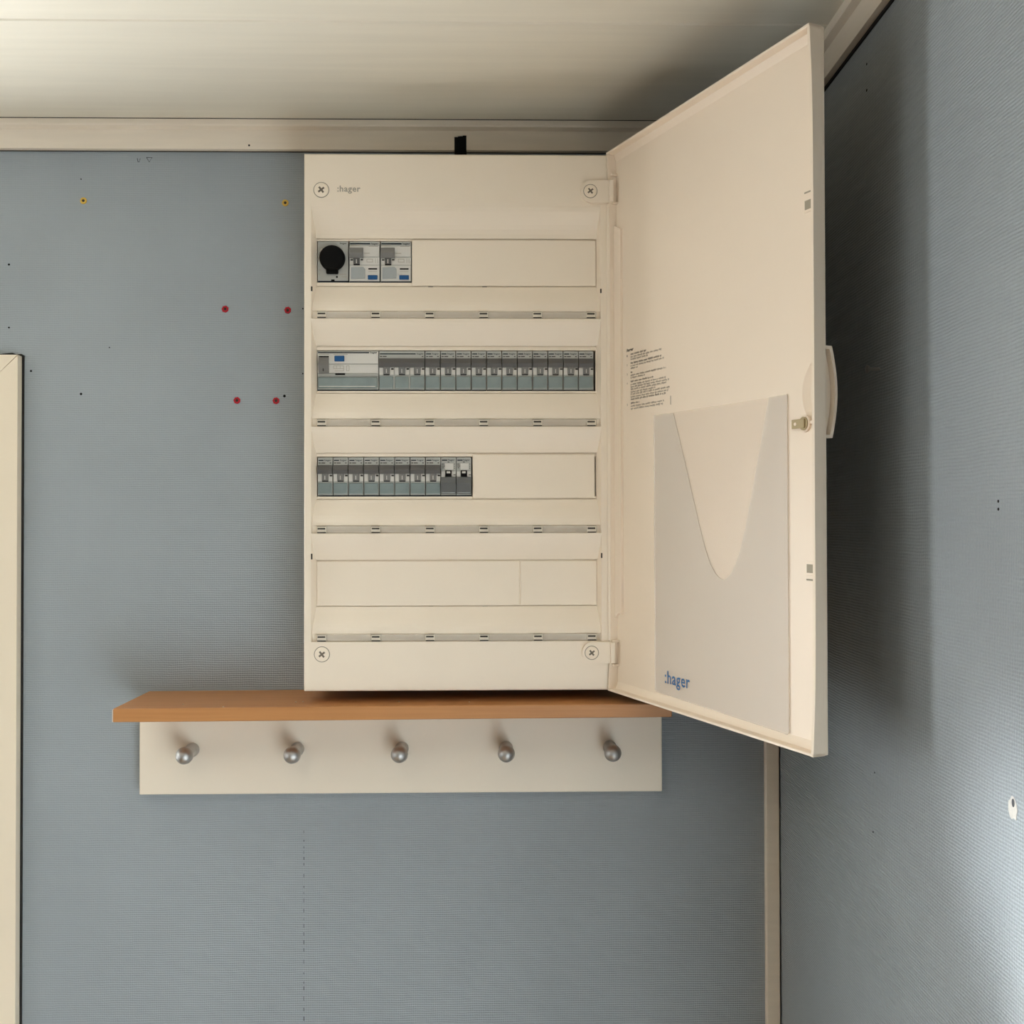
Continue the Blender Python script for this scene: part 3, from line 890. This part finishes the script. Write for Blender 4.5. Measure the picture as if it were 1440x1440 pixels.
r = device_root(446.8 + W4, B2, 'three pole circuit breaker with one wide dark toggle bar, in the middle row', 'circuit breaker', None)
assemble(r, breaker(3, H2, 53.6, 1.0))
proto = device_root(446.8 + 7 * P, B2, 'narrow breaker in middle row, first right of the wide three pole breaker', 'circuit breaker', 'narrow breakers of the middle row')
assemble(proto, breaker(1, H2, 53.6, 1.0))
for k in range(1, 11):
    c = copy_tree(proto)
    c.location.x += k * P * K
    nm = ORD[k] + ' right of the wide three pole breaker' if k < 6 else (['', '', '', '', 'fifth', 'fourth', 'third', 'second'][k - 2] + ' from the right end' if k < 10 else 'last one at the right end')
    c['label'] = 'narrow breaker in middle row, ' + nm
# --- lower row
H3, B3 = 54.6, 697.6
proto3 = device_root(447.2, B3, 'narrow breaker in lowest row of breakers, first at the left end', 'circuit breaker', 'narrow breakers of the lowest row')
assemble(proto3, breaker(1, H3, 52.0, 1.6))
for k in range(1, 8):
    c = copy_tree(proto3)
    c.location.x += k * P * K
    c['label'] = 'narrow breaker in lowest row of breakers, ' + (ORD[k] + ' from the left' if k < 7 else 'last before the two switches')
def control():
    H = H3
    b = MB(); dbox(b, .35, P - .35, 0, H - 1.6, -25, 0, H, 0, .0003); dbox(b, .35, P - .35, H - 1.6, H, -25, -.8, H, 1)
    dbox(b, .8, 6.2, 19.8, 27.5, -.2, .7, H, 2, .0002); dbox(b, 15.4, P - .8, 19.8, 27.5, -.2, .7, H, 2, .0002)
    g = MB(); dpoly(g, [(18.4, -.3), (18.4, 1.0), (20.5, 3.4), (27.2, 1.2), (27.2, -.3)], 6.6, 15.0, H, 0)
    dpoly(g, [(19.6, 2.4), (20.4, 3.7), (22.6, 3.2), (22.6, 2.0)], 8.3, 13.4, H, 1)
    lv = MB(); dpoly(lv, [(28.0, -.3), (28.0, 2.6), (36.5, 5.0), (50.5, 1.6), (51.8, -.3)], .5, P - .5, H, 0)
    dbox(lv, 1.6, P - 1.8, 49.2, 50.4, 1.0, 2.2, H, 1)
    pn = MB(); dbox(pn, 6.0, 17.6, 8.4, 17.6, -.2, .5, H, 0, .0002)
    p = MB(); dbox(p, 1.6, 9.0, 3.2, 4.9, -.1, .06, H, 0); dtext(p, 'hager', 10.0, 19.6, 2.4, 5.6, .08, H, 0)
    for u, t, l in ((9.5, 6.2, 2.6), (1.2, 9.0, 3.6), (1.4, 11.6, 4.2), (2.0, 14.2, 2.4), (18.6, 9.0, 1.2), (18.6, 12.0, 1.2), (18.6, 14.6, 1.2), (17.6, 24.2, 3.2)):
        dbox(p, u, u + l, t, t + 1.1, -.1, .75 if t > 20 else .06, H, 1)
    return [('body', b, ['body', 'navy', 'body_light']), ('toggle', g, ['black', 'body_light']), ('lever', lv, ['lever', 'window_grey']), ('label_panel', pn, ['body_light']), ('marking', p, ['navy', 'ink_soft'])]
cs = device_root(447.2 + 8 * P, B3, 'narrow switch with pale label panel in lowest row of breakers, left one of the pair', 'control switch', 'paired switches of the lowest row')
assemble(cs, control())
c = copy_tree(cs); c.location.x += P * K
c['label'] = 'narrow switch with pale label panel in lowest row, right one beside the blanking plate'
# --- top row
H1, B1 = 57.5, 396.3
P2 = 43.9
r = device_root(447.2, B1, 'grey module with a large round black knob at the left end of the top row', 'dial module', None)
b = MB(); dbox(b, .4, P2 - .8, 0, H1 - 1.8, -25, 0, H1, 0, .0003); dbox(b, .4, P2 - .8, H1 - 1.8, H1, -25, -.8, H1, 1)
kn = MB()
cx, cz = 21.2 * K, (H1 - 24.6) * K
kn.lathe([(0.0150, 0), (0.0150, 0.003), (0.0144, 0.0065), (0.0132, 0.0080), (0.006, 0.0084)], lambda a, bb, h: (cx + a, -h, cz + bb), 40)
kn.box(cx - 8.4 * K, cx + 8.4 * K, -0.0045, 0, cz - 22.0 * K, cz - 14.0 * K, 0, 0.0012, 2)
hl = MB()
hl.tube([(cx - 0.0150 + 0.0030 * q, -0.0008, cz + 0.0078 + 0.0036 * q) for q in (0, .5, 1)], 0.0010)  # pale dash at the knob's edge: pointer highlight put in as colour
dtl = MB(); dtext(dtl, 'hager', 31.5, 41.5, 1.6, 4.6, .08, H1, 0)
for u, t, l, h in ((31, 46.0, 10, 1.0), (34, 49.6, 7.5, 1.0), (-.2, 22, 1.2, 6), (2.4, 39, 1.6, 3), (2.0, 44, 1.0, 4)):
    dbox(dtl, max(.6, u), max(.6, u) + l, t, t + h, -.1, .06, H1, 1)
nt_ = MB(); dbox(nt_, 19.2, 24.0, 53.8, 56.2, -.1, .1, H1, 0)
led = MB(); led.lathe([(1.5 * K, 0), (1.3 * K, 0.0006)], lambda a, bb, h: (27.2 * K + a, -h, (H1 - 50.2) * K + bb), 10, 0)
assemble(r, [('body', b, ['body', 'navy']), ('knob', kn, ['black']), ('pointer_highlight', hl, ['body_light']), ('marking', dtl, ['ink_soft', 'grey_print']), ('notch', nt_, ['black']), ('indicator', led, ['black'])])
def rcbo():
    H, W = H1, P2
    b = MB(); dbox(b, .6, W - .6, 0, H - 1.2, -25, 0, H, 0, .0003); dbox(b, .6, W - .6, H - 1.2, H, -25, -.8, H, 1)
    dbox(b, 1.0, W - 1.0, 6.8, 21.6, -.2, .9, H, 2, .0003); dbox(b, 1.0, W - 1.0, 22.6, 33.2, -.2, .5, H, 2, .0003); dbox(b, 1.0, W - 1.0, 34.0, 55.6, -.2, .9, H, 2, .0003)
    g = MB(); dpoly(g, [(9.6, 0), (9.6, 2.4), (17, 5.2), (18.5, 5.2), (24.0, 3.4), (24.0, 0)], .8, 20.4, H, 0)
    dpoly(g, [(23.6, 0), (23.6, 3.2), (32.4, 1.8), (32.4, 0)], 6.6, 15.4, H, 1)
    dbox(g, 6.6, 15.4, 32.4, 33.8, 0, 1.2, H, 3); dbox(g, 10.4, 11.5, 26.0, 31.4, 2.0, 3.4, H, 2)
    lw = MB()
    q = [(3.0, 37.2), (20.0, 36.2), (22.8, 39.2), (22.6, 52.6), (3.0, 53.4)]
    lw.prism(q, 0.4, 1.9, lambda u, t, a: (u * K, -a / 1000, (H - t) * K))
    bt = MB(); dbox(bt, 26.8, 40.2, 48.2, 54.2, .5, 2.6, H, 0, .0005)
    p = MB(); dbox(p, 1.4, 30.0, 2.2, 4.2, -.1, .08, H, 0); dtext(p, 'hager', 31.2, 41.6, 1.6, 5.2, .1, H, 0)
    dbox(p, 27.4, 39.8, 38.0, 40.0, .5, 1.1, H, 1)
    for u, t, l, h in ((3, 5.6, 12, .8), (28, 6.8, 13, .8), (21.5, 16.5, 8, .8), (25, 24.8, 8, .6), (25, 29.0, 9, .6), (25, 24.8, .6, 4.6), (33, 24.8, .6, 4.6), (37, 24.0, .6, 7), (40, 24.0, .6, 7), (27.4, 42.5, 12.4, .6)):
        dbox(p, u, u + l, t, t + h, -.1, 1.0 if (t < 22 and t > 6) or t > 36 else .6, H, 2)
    for u, t in ((2.2, 25.5), (16.4, 25.2)):
        dbox(p, u, u + 3.6, t, t + 1.8, .3, .65, H, 3)
    return [('body', b, ['body', 'navy', 'body_light']), ('toggle', g, ['toggle_mid', 'toggle', 'body_light', 'black']), ('label_window', lw, ['window_grey']), ('test_button', bt, ['blue_button']), ('marking', p, ['navy', 'black', 'grey_print', 'ink_soft'])]
a1 = device_root(447.2 + P2 + .2, B1, 'grey safety switch with blue button, right beside the black knob module in top row', 'safety switch', 'safety switches of the top row')
assemble(a1, rcbo())
c = copy_tree(a1); c.location.x += (P2 + .2) * K
c['label'] = 'grey safety switch with blue test button, in the top row beside the long blanking plate'
